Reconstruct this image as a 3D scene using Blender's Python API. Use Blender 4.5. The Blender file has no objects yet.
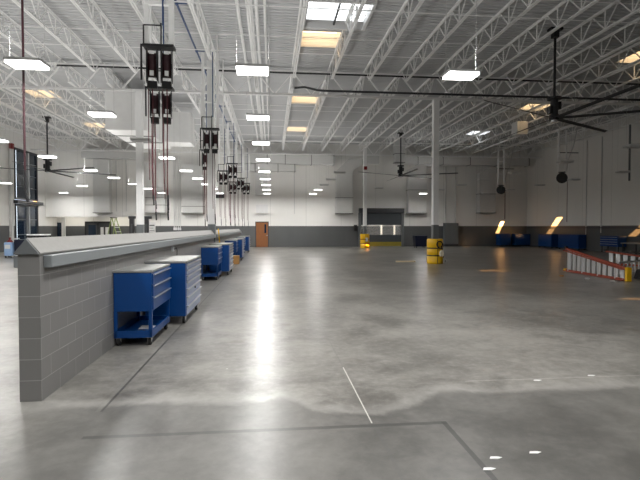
import bpy, math, random
from mathutils import Vector, Matrix
random.seed(7)
R = math.radians
scene = bpy.context.scene
COL = scene.collection

# ------------------------------------------------------------------ helpers
def lin(r, g, b):
    f = lambda c: (c/255/12.92) if c/255 <= .04045 else ((c/255+.055)/1.055)**2.4
    return (f(r), f(g), f(b), 1.0)

class MB:
    """collects simple solids and links them as ONE mesh object"""
    def __init__(s): s.v = []; s.f = []
    def add(s, vs, fs):
        n = len(s.v); s.v += [tuple(v) for v in vs]; s.f += [tuple(i+n for i in f) for f in fs]; return s
    def box(s, x0, x1, y0, y1, z0, z1):
        return s.add([(x0,y0,z0),(x1,y0,z0),(x1,y1,z0),(x0,y1,z0),(x0,y0,z1),(x1,y0,z1),(x1,y1,z1),(x0,y1,z1)],
                     [(0,3,2,1),(4,5,6,7),(0,1,5,4),(1,2,6,5),(2,3,7,6),(3,0,4,7)])
    def tube(s, p, q, r, n=8, r2=None, cap=True):
        p = Vector(p); q = Vector(q); d = (q-p).normalized(); r2 = r if r2 is None else r2
        a = d.orthogonal().normalized(); b = d.cross(a)
        vs = []; 
        for c, rr in ((p, r), (q, r2)):
            for i in range(n):
                t = 2*math.pi*(i+.5)/n
                vs.append(c + a*(rr*math.cos(t)) + b*(rr*math.sin(t)))
        fs = [(i, (i+1) % n, n+(i+1) % n, n+i) for i in range(n)]
        if cap: fs += [tuple(range(n-1, -1, -1)), tuple(range(n, 2*n))]
        return s.add(vs, fs)
    def path(s, pts, r, n=6):
        pts = [Vector(p) for p in pts]; vs = []; up = None
        for k, p in enumerate(pts):
            d = (pts[min(k+1, len(pts)-1)] - pts[max(k-1, 0)]).normalized()
            if up is None: up = d.orthogonal().normalized()
            a = (up - d*up.dot(d)).normalized(); b = d.cross(a); up = a
            for i in range(n):
                t = 2*math.pi*i/n; vs.append(p + a*(r*math.cos(t)) + b*(r*math.sin(t)))
        m = len(pts)
        fs = [(k*n+i, k*n+(i+1) % n, (k+1)*n+(i+1) % n, (k+1)*n+i) for k in range(m-1) for i in range(n)]
        fs += [tuple(range(n-1, -1, -1)), tuple(range((m-1)*n, m*n))]
        return s.add(vs, fs)
    def bar(s, p, q, w, h):
        """rectangular bar, w sideways, h upward"""
        p = Vector(p); q = Vector(q); d = (q-p).normalized()
        ref = Vector((0,0,1)) if abs(d.z) < .95 else Vector((0,1,0))
        a = d.cross(ref).normalized()*w/2; b = a.cross(d).normalized()*h/2
        vs = [p-a-b, p+a-b, p+a+b, p-a+b, q-a-b, q+a-b, q+a+b, q-a+b]
        return s.add(vs, [(0,1,2,3),(7,6,5,4),(0,4,5,1),(1,5,6,2),(2,6,7,3),(3,7,4,0)])
    def prism(s, poly, axis, lo, hi):
        """poly in the two other axes (cyclic order), extruded along axis lo..hi"""
        def mk(u, v, w): return {'x': (w,u,v), 'y': (u,w,v), 'z': (u,v,w)}[axis]
        n = len(poly)
        vs = [mk(u, v, lo) for u, v in poly] + [mk(u, v, hi) for u, v in poly]
        fs = [(i, (i+1) % n, n+(i+1) % n, n+i) for i in range(n)] + [tuple(range(n-1,-1,-1)), tuple(range(n, 2*n))]
        return s.add(vs, fs)
    def ring(s, c, axis, r_out, r_in, w, n=20):
        """flat annulus solid of width w around axis"""
        vs = []
        for o in (-w/2, w/2):
            for rr in (r_out, r_in):
                for i in range(n):
                    t = 2*math.pi*i/n; u = rr*math.cos(t); v = rr*math.sin(t)
                    vs.append(Vector(c) + Vector({'x': (o,u,v), 'y': (u,o,v), 'z': (u,v,o)}[axis]))
        fs = []
        for i in range(n):
            j = (i+1) % n
            fs += [(i,j,2*n+j,2*n+i), (n+i,3*n+i,3*n+j,n+j), (i,n+i,n+j,j), (2*n+i,2*n+j,3*n+j,3*n+i)]
        return s.add(vs, fs)
    def build(s, name, mat, parent=None, bevel=0, smooth=False):
        me = bpy.data.meshes.new(name); me.from_pydata(s.v, [], s.f); me.validate(); 
        import bmesh
        bm = bmesh.new(); bm.from_mesh(me); bmesh.ops.recalc_face_normals(bm, faces=bm.faces); bm.to_mesh(me); bm.free()
        me.materials.append(mat)
        if smooth:
            for p in me.polygons: p.use_smooth = len(p.vertices) == 4
        o = bpy.data.objects.new(name, me); COL.objects.link(o)
        if parent: o.parent = parent
        if bevel:
            m = o.modifiers.new('Bevel', 'BEVEL'); m.width = bevel; m.segments = 2; m.limit_method = 'ANGLE'
        return o

def tag(o, label=None, cat=None, group=None, kind=None):
    if label: o['label'] = label
    if cat: o['category'] = cat
    if group: o['group'] = group
    if kind: o['kind'] = kind
    return o
def thing(name, label, cat, loc=(0,0,0), rz=0, group=None):
    o = bpy.data.objects.new(name, None); COL.objects.link(o); o.empty_display_size = .2
    o.location = loc; o.rotation_euler = (0, 0, rz)
    return tag(o, label, cat, group)
def struct(name, mb, mat, **k):
    return tag(mb.build(name, mat, **k), kind='structure')
def copy_tree(o, parent=None):
    c = o.copy(); COL.objects.link(c); c.parent = parent
    for ch in list(o.children): copy_tree(ch, c)
    return c
ORD = ['first','second','third','fourth','fifth','sixth','seventh','eighth','ninth','tenth','eleventh','twelfth','thirteenth','fourteenth','fifteenth','sixteenth']

# ------------------------------------------------------------------ materials
def mat(name, col, rough=.5, metal=0, emit=None, estr=0, spec=.5):
    m = bpy.data.materials.new(name); m.use_nodes = True
    b = m.node_tree.nodes['Principled BSDF']
    b.inputs['Base Color'].default_value = col; b.inputs['Roughness'].default_value = rough
    b.inputs['Metallic'].default_value = metal; b.inputs['Specular IOR Level'].default_value = spec
    if emit: b.inputs['Emission Color'].default_value = emit; b.inputs['Emission Strength'].default_value = estr
    return m
class NT:
    def __init__(s, m):
        s.t = m.node_tree; s.b = s.t.nodes['Principled BSDF']
    def n(s, typ, **k):
        o = s.t.nodes.new(typ)
        for a, v in k.items(): setattr(o, a, v)
        return o
    def put(s, sock, v):
        if hasattr(v, 'is_output'): s.t.links.new(v, sock)
        else: sock.default_value = v
    def m(s, op, a, b=None, c=None):
        o = s.n('ShaderNodeMath', operation=op)
        for i, v in enumerate((a, b, c)):
            if v is not None: s.put(o.inputs[i], v)
        return o.outputs[0]
    def obj(s):
        o = s.n('ShaderNodeTexCoord'); sp = s.n('ShaderNodeSeparateXYZ')
        s.t.links.new(o.outputs['Object'], sp.inputs[0]); return o.outputs['Object'], sp.outputs
    def noise(s, vec, scale, detail=4, rough=.55, dist=0):
        o = s.n('ShaderNodeTexNoise'); s.put(o.inputs['Vector'], vec)
        o.inputs['Scale'].default_value = scale; o.inputs['Detail'].default_value = detail
        o.inputs['Roughness'].default_value = rough; o.inputs['Distortion'].default_value = dist
        return o.outputs['Fac']
    def mapping(s, vec, scale):
        o = s.n('ShaderNodeMapping'); s.put(o.inputs['Vector'], vec); o.inputs['Scale'].default_value = scale
        return o.outputs[0]
    def mix(s, f, a, b):
        o = s.n('ShaderNodeMix', data_type='RGBA'); s.put(o.inputs[0], f); s.put(o.inputs[6], a); s.put(o.inputs[7], b)
        return o.outputs[2]
    def sstep(s, x, lo, hi):
        o = s.n('ShaderNodeMapRange', interpolation_type='SMOOTHSTEP'); s.put(o.inputs[0], x)
        o.inputs[1].default_value = lo; o.inputs[2].default_value = hi; return o.outputs[0]
    def bump(s, h, strength, dist=.01):
        o = s.n('ShaderNodeBump'); s.put(o.inputs['Height'], h); o.inputs['Strength'].default_value = strength
        o.inputs['Distance'].default_value = dist; s.t.links.new(o.outputs[0], s.b.inputs['Normal'])

def speckle(m, amt, scale):
    """slight tone variation so painted things are not dead flat"""
    n = NT(m); vec, _ = n.obj(); c = tuple(m.node_tree.nodes['Principled BSDF'].inputs['Base Color'].default_value)
    f = n.noise(vec, scale, 3)
    a = tuple(min(1, v*(1-amt)) for v in c[:3])+(1,); b = tuple(min(1, v*(1+amt)) for v in c[:3])+(1,)
    n.put(n.b.inputs['Base Color'], n.mix(f, a, b)); return m

M = {}
M['steel'] = speckle(mat('white_steel_paint', (.86,.86,.855,1), .5), .06, 3)
M['deck'] = speckle(mat('white_deck_paint', (.55,.555,.565,1), .6), .05, .6)
M['duct'] = speckle(mat('painted_duct', (.64,.64,.63,1), .5), .05, 2)
M['flange'] = mat('duct_flange', lin(132,132,130), .5)
M['black'] = mat('black_steel', (.012,.012,.014,1), .45)
M['dark'] = mat('dark_steel', (.04,.042,.046,1), .45)
M['rubber'] = mat('black_rubber', (.012,.012,.012,1), .7)
M['hose'] = mat('maroon_hose', lin(88,28,38), .55)
M['coil'] = mat('dark_hose_coil', lin(52,20,28), .55)
M['bluepipe'] = mat('blue_pipe', lin(30,62,110), .45)
M['blue'] = speckle(mat('blue_enamel', lin(2,60,122), .32), .05, 5)
M['bluedark'] = mat('blue_enamel_inner', lin(2,44,94), .4)
M['drawer'] = speckle(mat('reflection_tinted_enamel', lin(140,155,190), .28, .3), .04, 5)  # reflected wall brightness on the blue fronts put into the base colour
M['handle'] = mat('aluminium_pull', (.62,.63,.65,1), .3, .8)
M['worktop'] = speckle(mat('grey_worktop', lin(134,135,133), .35), .08, 8)
M['chrome'] = mat('chrome', (.7,.7,.7,1), .2, 1)
M['yellow'] = speckle(mat('yellow_plastic', lin(236,186,16), .4), .08, 4)
M['red'] = mat('red_paint', lin(120,20,24), .45)
M['orange'] = speckle(mat('orange_fibreglass', lin(152,66,44), .45), .08, 6)
M['alu'] = mat('aluminium', (.66,.67,.68,1), .38, .55)
M['ltblue'] = mat('pale_blue_plastic', lin(150,180,220), .35)
M['white'] = mat('white_plastic', (.72,.72,.72,1), .45)
M['navy'] = mat('navy_paint', lin(12,20,46), .4)
M['wood'] = None
M['grey'] = speckle(mat('grey_enamel', lin(104,108,110), .45), .05, 4)
M['sill'] = speckle(mat('grey_channel_paint', lin(132,137,140), .42), .06, 3)
M['cap'] = speckle(mat('light_grey_cap', lin(132,131,128), .55), .1, 14)
M['cable'] = mat('galvanised_wire', (.6,.6,.6,1), .5, .4)
M['cream'] = mat('cream_card', lin(226,214,186), .6)
M['green'] = mat('green_fibreglass', lin(118,134,76), .5)
M['tan'] = mat('tan_cardboard', lin(186,140,84), .7)
M['lens'] = mat('led_lens_lit', (1,1,1,1), .4, emit=(1,.985,.955,1), estr=2)
for k_ in ('lens',): M[k_].cycles.emission_sampling = 'NONE'
M['added_uplens'] = mat('added_uplight_glow', (1,1,1,1), .4, emit=(1,.985,.955,1), estr=3)  # upward glow added to the fixtures to brighten the roof
M['lensoff'] = mat('led_lens_unlit', (.55,.55,.55,1), .35)
M['skylens'] = mat('skylight_dome', (.9,.9,.9,1), .4, emit=(1,.68,.35,1), estr=1.1)
M['skywhite'] = mat('skylight_dome_clear', (.9,.9,.9,1), .4, emit=(.93,.97,1,1), estr=1.5)
M['glass'] = mat('dark_tinted_glass', lin(30,44,62), .06, spec=.7)
M['sky_gap'] = mat('daylit_pane', (.7,.8,.9,1), .3, emit=(.75,.88,1,1), estr=1.1)
M['curtain'] = speckle(mat('charcoal_door_curtain', lin(62,67,73), .55), .06, 3)

# wood door
m = mat('oak_veneer', lin(170,110,62), .4); n = NT(m); vec, xyz = n.obj()
g = n.noise(n.mapping(vec, (9, 9, .6)), 4, 5, .6, 1.2)
n.put(n.b.inputs['Base Color'], n.mix(g, lin(112,66,30), lin(158,100,54))); M['wood'] = m

# precast wall: white above, charcoal dado below 1.8 m, vertical panel joints
def wall_mat(name, axis, white=(.84,.83,.805,1)):
    m = mat(name, white, .6); n = NT(m); vec, xyz = n.obj()
    fr = n.m('FRACT', n.m('DIVIDE', n.m('ADD', xyz[axis], 100.7), 3.05))
    joint = n.m('LESS_THAN', fr, .008)
    nz = n.noise(n.mapping(vec, (1,1,.35)), .9, 5)
    w = n.mix(nz, tuple(c*.92 for c in white[:3])+(1,), white)
    w = n.mix(n.m('MULTIPLY', joint, .45), w, (.25,.25,.25,1))
    d = n.mix(nz, (.085,.088,.09,1), (.115,.118,.12,1))
    low = n.m('LESS_THAN', xyz[2], 1.8)
    n.put(n.b.inputs['Base Color'], n.mix(low, w, d))
    n.put(n.b.inputs['Roughness'], n.m('SUBTRACT', .62, n.m('MULTIPLY', low, .27)))
    return m
M['wall_x'] = wall_mat('painted_precast_wall', 0); M['wall_y'] = wall_mat('painted_precast_side_wall', 1)

# painted block wall
m = mat('grey_painted_block', lin(122,121,120), .45); n = NT(m); vec, xyz = n.obj()
cmb = n.n('ShaderNodeCombineXYZ'); n.put(cmb.inputs[0], n.m('ADD', n.m('ADD', xyz[1], xyz[0]), -2.43)); n.put(cmb.inputs[1], xyz[2])
bk = n.n('ShaderNodeTexBrick'); n.t.links.new(cmb.outputs[0], bk.inputs['Vector'])
bk.inputs['Scale'].default_value = 1; bk.inputs['Brick Width'].default_value = .406; bk.inputs['Row Height'].default_value = .203
bk.inputs['Mortar Size'].default_value = .004; bk.inputs['Mortar Smooth'].default_value = .2; bk.inputs['Bias'].default_value = 0
bk.inputs['Color1'].default_value = lin(121,120,119); bk.inputs['Color2'].default_value = lin(127,126,125); bk.inputs['Mortar'].default_value = lin(160,159,157)
nz = n.noise(vec, 60, 3)
n.put(n.b.inputs['Base Color'], n.mix(n.m('MULTIPLY', n.noise(vec, 2.2, 4), .35), bk.outputs['Color'], lin(112,111,110)))
n.bump(n.m('ADD', n.m('MULTIPLY', bk.outputs['Fac'], -1.0), n.m('MULTIPLY', nz, .25)), .5, .006); M['block'] = m

# polished concrete slab
m = mat('polished_concrete', (.3,.3,.29,1), .25); n = NT(m); vec, xyz = n.obj(); X, Y = xyz[0], xyz[1]
big = n.noise(vec, .45, 5, .6, .4); mid = n.noise(vec, 1.7, 6, .62, .6); fine = n.noise(vec, 9, 6, .7, .3)
grit = n.noise(vec, 60, 2)
t = n.m('ADD', n.m('ADD', n.m('MULTIPLY', big, .45), n.m('MULTIPLY', mid, .35)), n.m('MULTIPLY', fine, .2))
base = n.mix(n.sstep(t, .36, .64), (.105,.101,.092,1), (.27,.262,.242,1))
base = n.mix(n.m('MULTIPLY', n.sstep(fine, .45, .8), .3), base, (.30,.295,.28,1))
# the later, darker pour nearest the camera, with its wavy edge
gx = n.m('DIVIDE', n.m('SUBTRACT', X, .86), .6); gx = n.m('MULTIPLY', gx, gx)
tong = n.m('MULTIPLY', n.m('POWER', 2.718, n.m('MULTIPLY', n.m('MULTIPLY', gx, gx), -1.0)), -.38)
edge = n.m('ADD', n.m('ADD', 4.66, tong), n.m('MULTIPLY', n.m('SUBTRACT', mid, .5), .55))
near = n.sstep(n.m('SUBTRACT', edge, Y), -.06, .10)
near = n.m('MULTIPLY', near, n.sstep(X, -2.6, -1.5))
rim = n.m('MULTIPLY', n.sstep(n.m('ABSOLUTE', n.m('SUBTRACT', edge, Y)), .35, 0.0), .4)
base = n.mix(n.m('MULTIPLY', near, .9), base, n.mix(n.sstep(t, .34, .66), (.07,.069,.065,1), (.155,.152,.143,1)))
base = n.mix(n.m('MULTIPLY', rim, n.m('SUBTRACT', 1, near)), base, (.31,.305,.29,1))
# oil and rust stains
st = n.m('MULTIPLY', n.sstep(n.noise(n.mapping(vec, (1, 1, 1)), .95, 3, .6, .2), .62, .74), n.sstep(Y, 4.6, 6.0))
base = n.mix(n.m('MULTIPLY', st, .55), base, (.09,.07,.05,1))
# sawn joints
def line(coord, c, w, lo=None, hi=None, other=None):
    f = n.m('LESS_THAN', n.m('ABSOLUTE', n.m('SUBTRACT', coord, c)), w)
    if lo is not None: f = n.m('MULTIPLY', f, n.m('MULTIPLY', n.m('GREATER_THAN', other, lo), n.m('LESS_THAN', other, hi)))
    return f
base = n.mix(n.m('MULTIPLY', line(X, -1.54, .012, 4.5, 36, Y), .8), base, (.05,.05,.048,1))
base = n.mix(n.m('MULTIPLY', line(X, -1.575, .02, 4.5, 36, Y), .12), base, (.34,.34,.32,1))
base = n.mix(n.m('MULTIPLY', line(X, .855, .006, 4.0, 5.65, Y), .6), base, (.72,.71,.66,1))
base = n.mix(n.m('MULTIPLY', line(X, .855, .010, 5.65, 40, Y), .35), base, (.14,.14,.135,1))
base = n.mix(n.m('MULTIPLY', line(X, .87, .016, .5, 4.0, Y), .3), base, (.1,.1,.1,1))
base = n.mix(n.m('MULTIPLY', line(Y, 3.95, .028, -1.5, 1.5, X), .55), base, (.035,.035,.035,1))
base = n.mix(n.m('MULTIPLY', line(X, 1.475, .022, .5, 3.97, Y), .7), base, (.035,.035,.035,1))
base = n.mix(n.m('MULTIPLY', line(Y, 5.0, .012, 2.1, 9, X), .2), base, (.6,.59,.56,1))
for c in (5.7, 10.6, 15.4, 20.2):
    base = n.mix(n.m('MULTIPLY', line(X, c, .012), .3), base, (.13,.13,.128,1))
for c in (8.3, 12.9, 17.3, 21.7, 26.2, 30.6):
    base = n.mix(n.m('MULTIPLY', line(Y, c, .018, -1.5, 23, X), .28), base, (.14,.14,.135,1))
# pale flecks
vo = n.n('ShaderNodeTexVoronoi'); n.put(vo.inputs['Vector'], vec); vo.inputs['Scale'].default_value = 2.6
fl = n.m('MULTIPLY', n.m('LESS_THAN', vo.outputs['Distance'], .035), n.m('GREATER_THAN', n.noise(vec, 1.2, 1), .55))
base = n.mix(n.m('MULTIPLY', fl, .75), base, (.68,.67,.64,1))
n.put(n.b.inputs['Base Color'], base)
n.put(n.b.inputs['Roughness'], n.m('ADD', .285, n.m('MULTIPLY', mid, .05)))
n.b.inputs['Specular IOR Level'].default_value = .36
n.bump(mid, .02, .02); M['floor'] = m

# ------------------------------------------------------------------ dimensions (metres)
XL, XR, YB, YF, ZD = -18.3, 23.0, 41.3, -14.0, 8.85     # left wall, right wall, back wall, rear wall, underside of roof deck
ZT = 4.37                                               # light fixtures

# ------------------------------------------------------------------ shell
struct('floor', MB().box(XL-.3, XR+.3, YF-.3, 47, -.2, 0), M['floor'])
mb = MB()
mb.box(XL-.3, -11.3, YB, YB+.3, 2.54, 9.6)
mb.box(-11.3, 7.75, YB, YB+.3, 0, 9.6).box(7.75, 11.4, YB, YB+.3, 3.1, 9.6).box(11.4, XR+.3, YB, YB+.3, 0, 9.6)
struct('wall_back', mb, M['wall_x'])
mb = MB().box(XL-.3, XL, YF, 36.55, 0, 9.6).box(XL-.3, XL, 36.55, 39.95, 7.45, 9.6).box(XL-.3, XL, 36.55, 39.95, 3.42, 3.68).box(XL-.3, XL, 39.95, 44, 0, 9.6)
struct('wall_left', mb, M['wall_y'])
struct('wall_right', MB().box(XR, XR+.3, YF, YB, 0, 9.6), M['wall_y'])
# alcove behind the left bulkhead
struct('wall_alcove', MB().box(XL, -11.0, 43.4, 43.6, 0, 2.95).box(-11.3, -11.0, YB+.3, 43.4, 0, 2.95), M['wall_x'])
struct('ceiling_alcove', MB().box(XL, -11.0, YB+.3, 43.6, 2.95, 3.1), M['white'])
# room seen through the fast door
struct('wall_dock', MB().box(6.6, 12.6, 46.2, 46.4, 0, 4).box(6.4, 6.6, YB+.3, 46.2, 0, 4).box(12.6, 12.8, YB+.3, 46.2, 0, 4), M['wall_x'])
struct('ceiling_dock', MB().box(6.4, 12.8, YB+.3, 46.4, 4, 4.2), M['white'])
t = thing('ceiling_light', 'lit ceiling light in the room behind the fast door', 'light', (9.6, 43.9, 3.92))
MB().box(-.9,.9,-.2,.2,.03,.08).build('housing', M['white'], t); MB().box(-.85,.85,-.16,.16,0,.03).build('lens', mat('room_lens', (1,1,1,1), .4, emit=(1,.97,.9,1), estr=9), t)

# rear wall (behind the camera) with gaps added and shaped to cast the sun patches
S = Vector((.28, 1, -.12))
def back_project(p): p = Vector(p); k = (p.y - YF)/S.y; q = p - S*k; return (q.x, q.z)
patches = [
    [(20.05,YB,1.15),(20.40,YB,1.15),(20.92,YB,2.30),(20.58,YB,2.30)],
    [(XR,38.3,1.06),(XR,37.5,1.06),(XR,35.9,2.5),(XR,36.7,2.5)],
    [(XR,28.9,1.1),(XR,28.2,1.1),(XR,27.0,1.95),(XR,27.7,1.95)],
    [(8.0,17.5,0),(9.4,17.7,0),(9.35,18.3,0),(8.1,18.1,0)],
    [(8.0,10.5,0),(9.6,9.7,0),(9.6,10.6,0)],
    [(16.2,39.2,0),(17.0,39.4,0),(17.2,40.4,0),(16.6,40.4,0)],
    [(8.3,39.4,0),(9.0,39.4,0),(8.8,40.6,0),(8.2,40.6,0)],
]
import bmesh
bm = bmesh.new(); edges = []
def loop(pts):
    vs = [bm.verts.new((x, YF, z)) for x, z in pts]
    for i in range(len(vs)): edges.append(bm.edges.new((vs[i], vs[(i+1) % len(vs)])))
loop([(XL-.3,-.2),(XR+.3,-.2),(XR+.3,9.6),(XL-.3,9.6)])
for p in patches: loop([back_project(q) for q in p])
bmesh.ops.triangle_fill(bm, use_beauty=True, use_dissolve=False, edges=edges)
bm.normal_update()
me = bpy.data.meshes.new('wall_front'); bm.to_mesh(me); bm.free(); me.materials.append(M['wall_x'])
o = bpy.data.objects.new('wall_front', me); COL.objects.link(o); tag(o, kind='structure')
md = o.modifiers.new('Solidify', 'SOLIDIFY'); md.thickness = .02; md.offset = 0

# roof deck: ribbed sheet with skylight openings
SKY = [(1.9,18.45),(1.9,27.2),(1.9,35.3),(15.66,18.9),(15.66,27.4),(15.66,35.3),(-12.2,27.4),(-12.2,35.3)]   # 1.45 x 1.5 openings
VENT = (2.2, 15.9, 1.02, .95)
holes = [(x-.72, x+.72, y-.75, y+.75) for x, y in SKY] + [(VENT[0]-VENT[2], VENT[0]+VENT[2], VENT[1]-VENT[3], VENT[1]+VENT[3])]
mb = MB(); pitch = .22; y = YF
prof = []
while y < YB+.3:
    prof += [(y, 0), (y+.09, 0), (y+.115, .05), (y+.195, .05)]; y += pitch
for (ya, za), (yb, zb) in zip(prof, prof[1:]):
    iv = [(XL-.3, XR+.3)]
    for hx0, hx1, hy0, hy1 in holes:
        if (ya+yb)/2 > hy0 and (ya+yb)/2 < hy1:
            out = []
            for a, b in iv:
                if hx0 > a and hx1 < b: out += [(a, hx0), (hx1, b)]
                else: out.append((a, b))
            iv = out
    for a, b in iv:
        mb.add([(a,ya,ZD+za),(b,ya,ZD+za),(b,yb,ZD+zb),(a,yb,ZD+zb)], [(0,1,2,3)])
struct('ceiling', mb, M['deck'])

# ------------------------------------------------------------------ skylights
def skylight(x, y, lab, white=False):
    t = thing('skylight', lab, 'skylight', (x, y, ZD), 0, 'square roof skylights')
    w, d, h = .72, .75, .55
    k = MB().box(-w-.05, -w, -d-.05, d+.05, 0, h).box(w, w+.05, -d-.05, d+.05, 0, h).box(-w, w, -d-.05, -d, 0, h).box(-w, w, d, d+.05, 0, h)
    k.build('curb', M['white'], t)
    MB().box(-w-.05, w+.05, -d-.05, d+.05, h, h+.04).build('dome', M['skywhite'] if white else M['skylens'], t)
    g = MB()
    for i in range(5): g.tube((-w, -.6+.3*i, .12), (w, -.6+.3*i, .12), .012, 6)
    g.build('safety_grille', M['white'], t)
    return t
wh = {0:'near the louvred vent', 1:'mid roof', 2:'farthest back'}
for i, (x, y) in enumerate(SKY):
    place = ('in the row right of the centre lights, ' + ['nearest, by the louvred vent','second from the vent','farthest from the vent'][i]) if i < 3 else \
            ('above the right side, ' + ['nearest, at the photo edge','behind the nearest ceiling fan','farthest back with bright glare'][i-3]) if i < 6 else \
            ('high above the left bay, ' + ['the nearer one','the farther one'][i-6])
    skylight(x, y, 'warm glowing skylight ' + place, white=(i == 5))
t = thing('roof_vent', 'large bright white louvred roof opening at the top of the photo', 'roof vent', (VENT[0], VENT[1], ZD))
w, d = VENT[2], VENT[3]
MB().box(-w-.09,-w,-d-.09,d+.09,-.22,.6).box(w,w+.09,-d-.09,d+.09,-.22,.6).box(-w,w,-d-.09,-d,-.22,.6).box(-w,w,d,d+.09,-.22,.6).build('frame', M['white'], t)
for i in range(7):
    y0 = -d+.14+i*.26
    MB().prism([(y0,-.02),(y0+.012,-.03),(y0+.2,.12),(y0+.19,.13)], 'x', -w, w).build('louvre', M['white'], t)
MB().box(-.03,.03,-d,d,-.1,-.04).build('centre_bar', M['dark'], t)
MB().box(-w-.09,w+.09,-d-.09,d+.09,.6,.64).build('dome', M['skywhite'], t)

# ------------------------------------------------------------------ roof steel
JZ = 8.12
def make_joist(L):
    t = thing('roof_joist', 'x', 'joist', (0,0,JZ), 0, 'open web roof joists')
    top = ZD - JZ - .01
    c = MB()
    for s in (-1, 1):
        c.box(s*.012, s*.068, 0, L, top-.012, top).box(s*.012, s*.024, 0, L, top-.07, top-.012)
    c.box(-.06, .06, 0, .16, top-.11, top-.075).box(-.06, .06, L-.16, L, top-.11, top-.075)
    c.build('top_chord', M['steel'], t)
    c = MB()
    for s in (-1, 1):
        c.box(s*.012, s*.062, .75, L-.75, 0, .014).box(s*.012, s*.024, .75, L-.75, 0.014, .065)
    c.build('bottom_chord', M['steel'], t)
    w = MB(); nP = round((L-1.5)/1.25); p = (L-1.5)/nP
    zt, zb = top-.05, .04
    w.bar((0,.08,zt), (0,.78,zb), .03, .03); w.bar((0,L-.08,zt), (0,L-.78,zb), .03, .03)
    for i in range(nP):
        y0 = .75+i*p
        w.bar((0,y0,zb), (0,y0+p/2,zt), .03, .03); w.bar((0,y0+p/2,zt), (0,y0+p,zb), .03, .03)
        w.bar((0,y0,zb), (0,y0,zt), .03, .03)
    w.build('web', M['steel'], t)
    return t
GY = [4.4, 21.7, 39.0]
bays = [(GY[0]+.03, GY[1]-.03, 'near bay'), (GY[1]+.03, YB-.02, 'far bay')]
for y0, y1, bn in bays:
    proto = make_joist(y1-y0); first = True
    for k in range(-15, 10):
        x = 7.6+1.65*k
        if x < XL+.3: continue
        o = proto if first else copy_tree(proto); first = False
        o.location = (x, y0, JZ)
        side = 'directly above the yellow-based column line' if k == 0 else f"{ORD[abs(k)-1]} {'left' if k < 0 else 'right'} of the yellow-based column line"
        o['label'] = f'white open-web roof joist in the {bn}, {side}'
gl = ['white roof girder truss overhead just in front of the camera', 'white roof girder truss across the middle of the hall on the yellow-based column', 'white roof girder truss running close to the back wall']
for gy, lb in list(zip(GY, gl))[1:]:
    t = thing('girder_truss', lb, 'girder', (0, gy, 7.58), 0, 'girder trusses')
    zt = 1.1
    MB().box(XL,XR,-.09,-.012,zt-.012,zt).box(XL,XR,.012,.09,zt-.012,zt).box(XL,XR,-.024,-.012,zt-.09,zt).box(XL,XR,.012,.024,zt-.09,zt).build('top_chord', M['steel'], t)
    MB().box(XL,XR,-.09,-.012,0,.012).box(XL,XR,.012,.09,0,.012).box(XL,XR,-.024,-.012,0,.1).box(XL,XR,.012,.024,0,.1).build('bottom_chord', M['steel'], t)
    w = MB()
    for k in range(-15, 9):
        x = 7.6+1.65*k
        w.bar((x,0,zt-.05), (x+.825,0,.05), .05, .05); w.bar((x+.825,0,.05), (x+1.65,0,zt-.05), .05, .05)
    w.build('web', M['steel'], t)
for i, y in enumerate((10.2, 14.2, 17.9, 25.6, 29.05, 33.6, 37.0)):
    lb = 'white bridging rods tying the joists, ' + (f'{ORD[i]} row in front of the middle girder' if i < 3 else f'{ORD[i-3]} row behind the middle girder')
    mb = MB()
    mb.bar((XL,y,JZ-.012),(XR,y,JZ-.012),.03,.022).bar((XL,y+.02,JZ+.585),(XR,y+.02,JZ+.585),.03,.022)
    tag(mb.build('joist_bridging', M['steel']), lb, 'bridging', 'joist bridging rows')
tag(MB().tube((-9,21.5,8.53),(XR,21.5,8.53),.035,8).build('girder_line', M['black']), 'thin black line running across the hall high on the middle girder', 'pipe')  # thin black tube across the hall near the girder's top chord
mb = MB().path([(1.05,21.52,7.88),(1.5,21.52,7.93),(2.1,21.5,7.80),(2.5,21.48,7.78),(XR,21.48,7.78)], .05, 8)
tag(mb.build('girder_line', M['dark']), 'dark pipe along the bottom of the middle girder right of centre', 'pipe')

# columns
def column(x, y, top, lab, r=.135):
    t = thing('steel_column', lab, 'column', (x, y, 0), 0, 'square steel columns')
    MB().box(-r, r, -r, r, 1.8, top).build('shaft', M['steel'], t, bevel=.015)
    MB().box(-r-.002, r+.002, -r-.002, r+.002, .02, 1.8).build('painted_base', M['grey'], t, bevel=.015)
    pw = r+.09 if r < .139 else r+.01
    MB().box(-pw, pw, -pw, pw, 0, .02).build('base_plate', M['grey'], t)
    return t
column(7.6, 21.7, 7.57, 'tall white steel column with grey base standing in the nearer yellow barrel')
column(7.62, 38.62, 8.1, 'white steel column with grey base in the far yellow barrel by the fast door')
column(-5.68, 21.7, 7.57, 'white steel column behind the block half wall, left of the hose reels')
column(-2.3, 19.1, 8.1, 'white steel column rising out of the block half wall', r=.14)
column(-13.0, 30.0, 8.1, 'white steel column near the left wall with a red alarm box') if False else None

# ------------------------------------------------------------------ block half wall
mb = MB().box(-2.4, -2.2, 4.83, 18.955, 0, 1.42).box(-2.4, -2.2, 19.245, 35, 0, 1.42)
struct('wall_partition', mb, M['block'])
mb = MB()
for a, b in ((4.81, 18.95), (19.25, 35.02)): mb.prism([(-2.425,1.42),(-2.185,1.42),(-2.185,1.432),(-2.305,1.575),(-2.425,1.432)], 'y', a, b)
mb.v = [(v[0], v[1], v[2]) for v in mb.v]
tr = struct('trim_1', mb, M['cap'])
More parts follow.
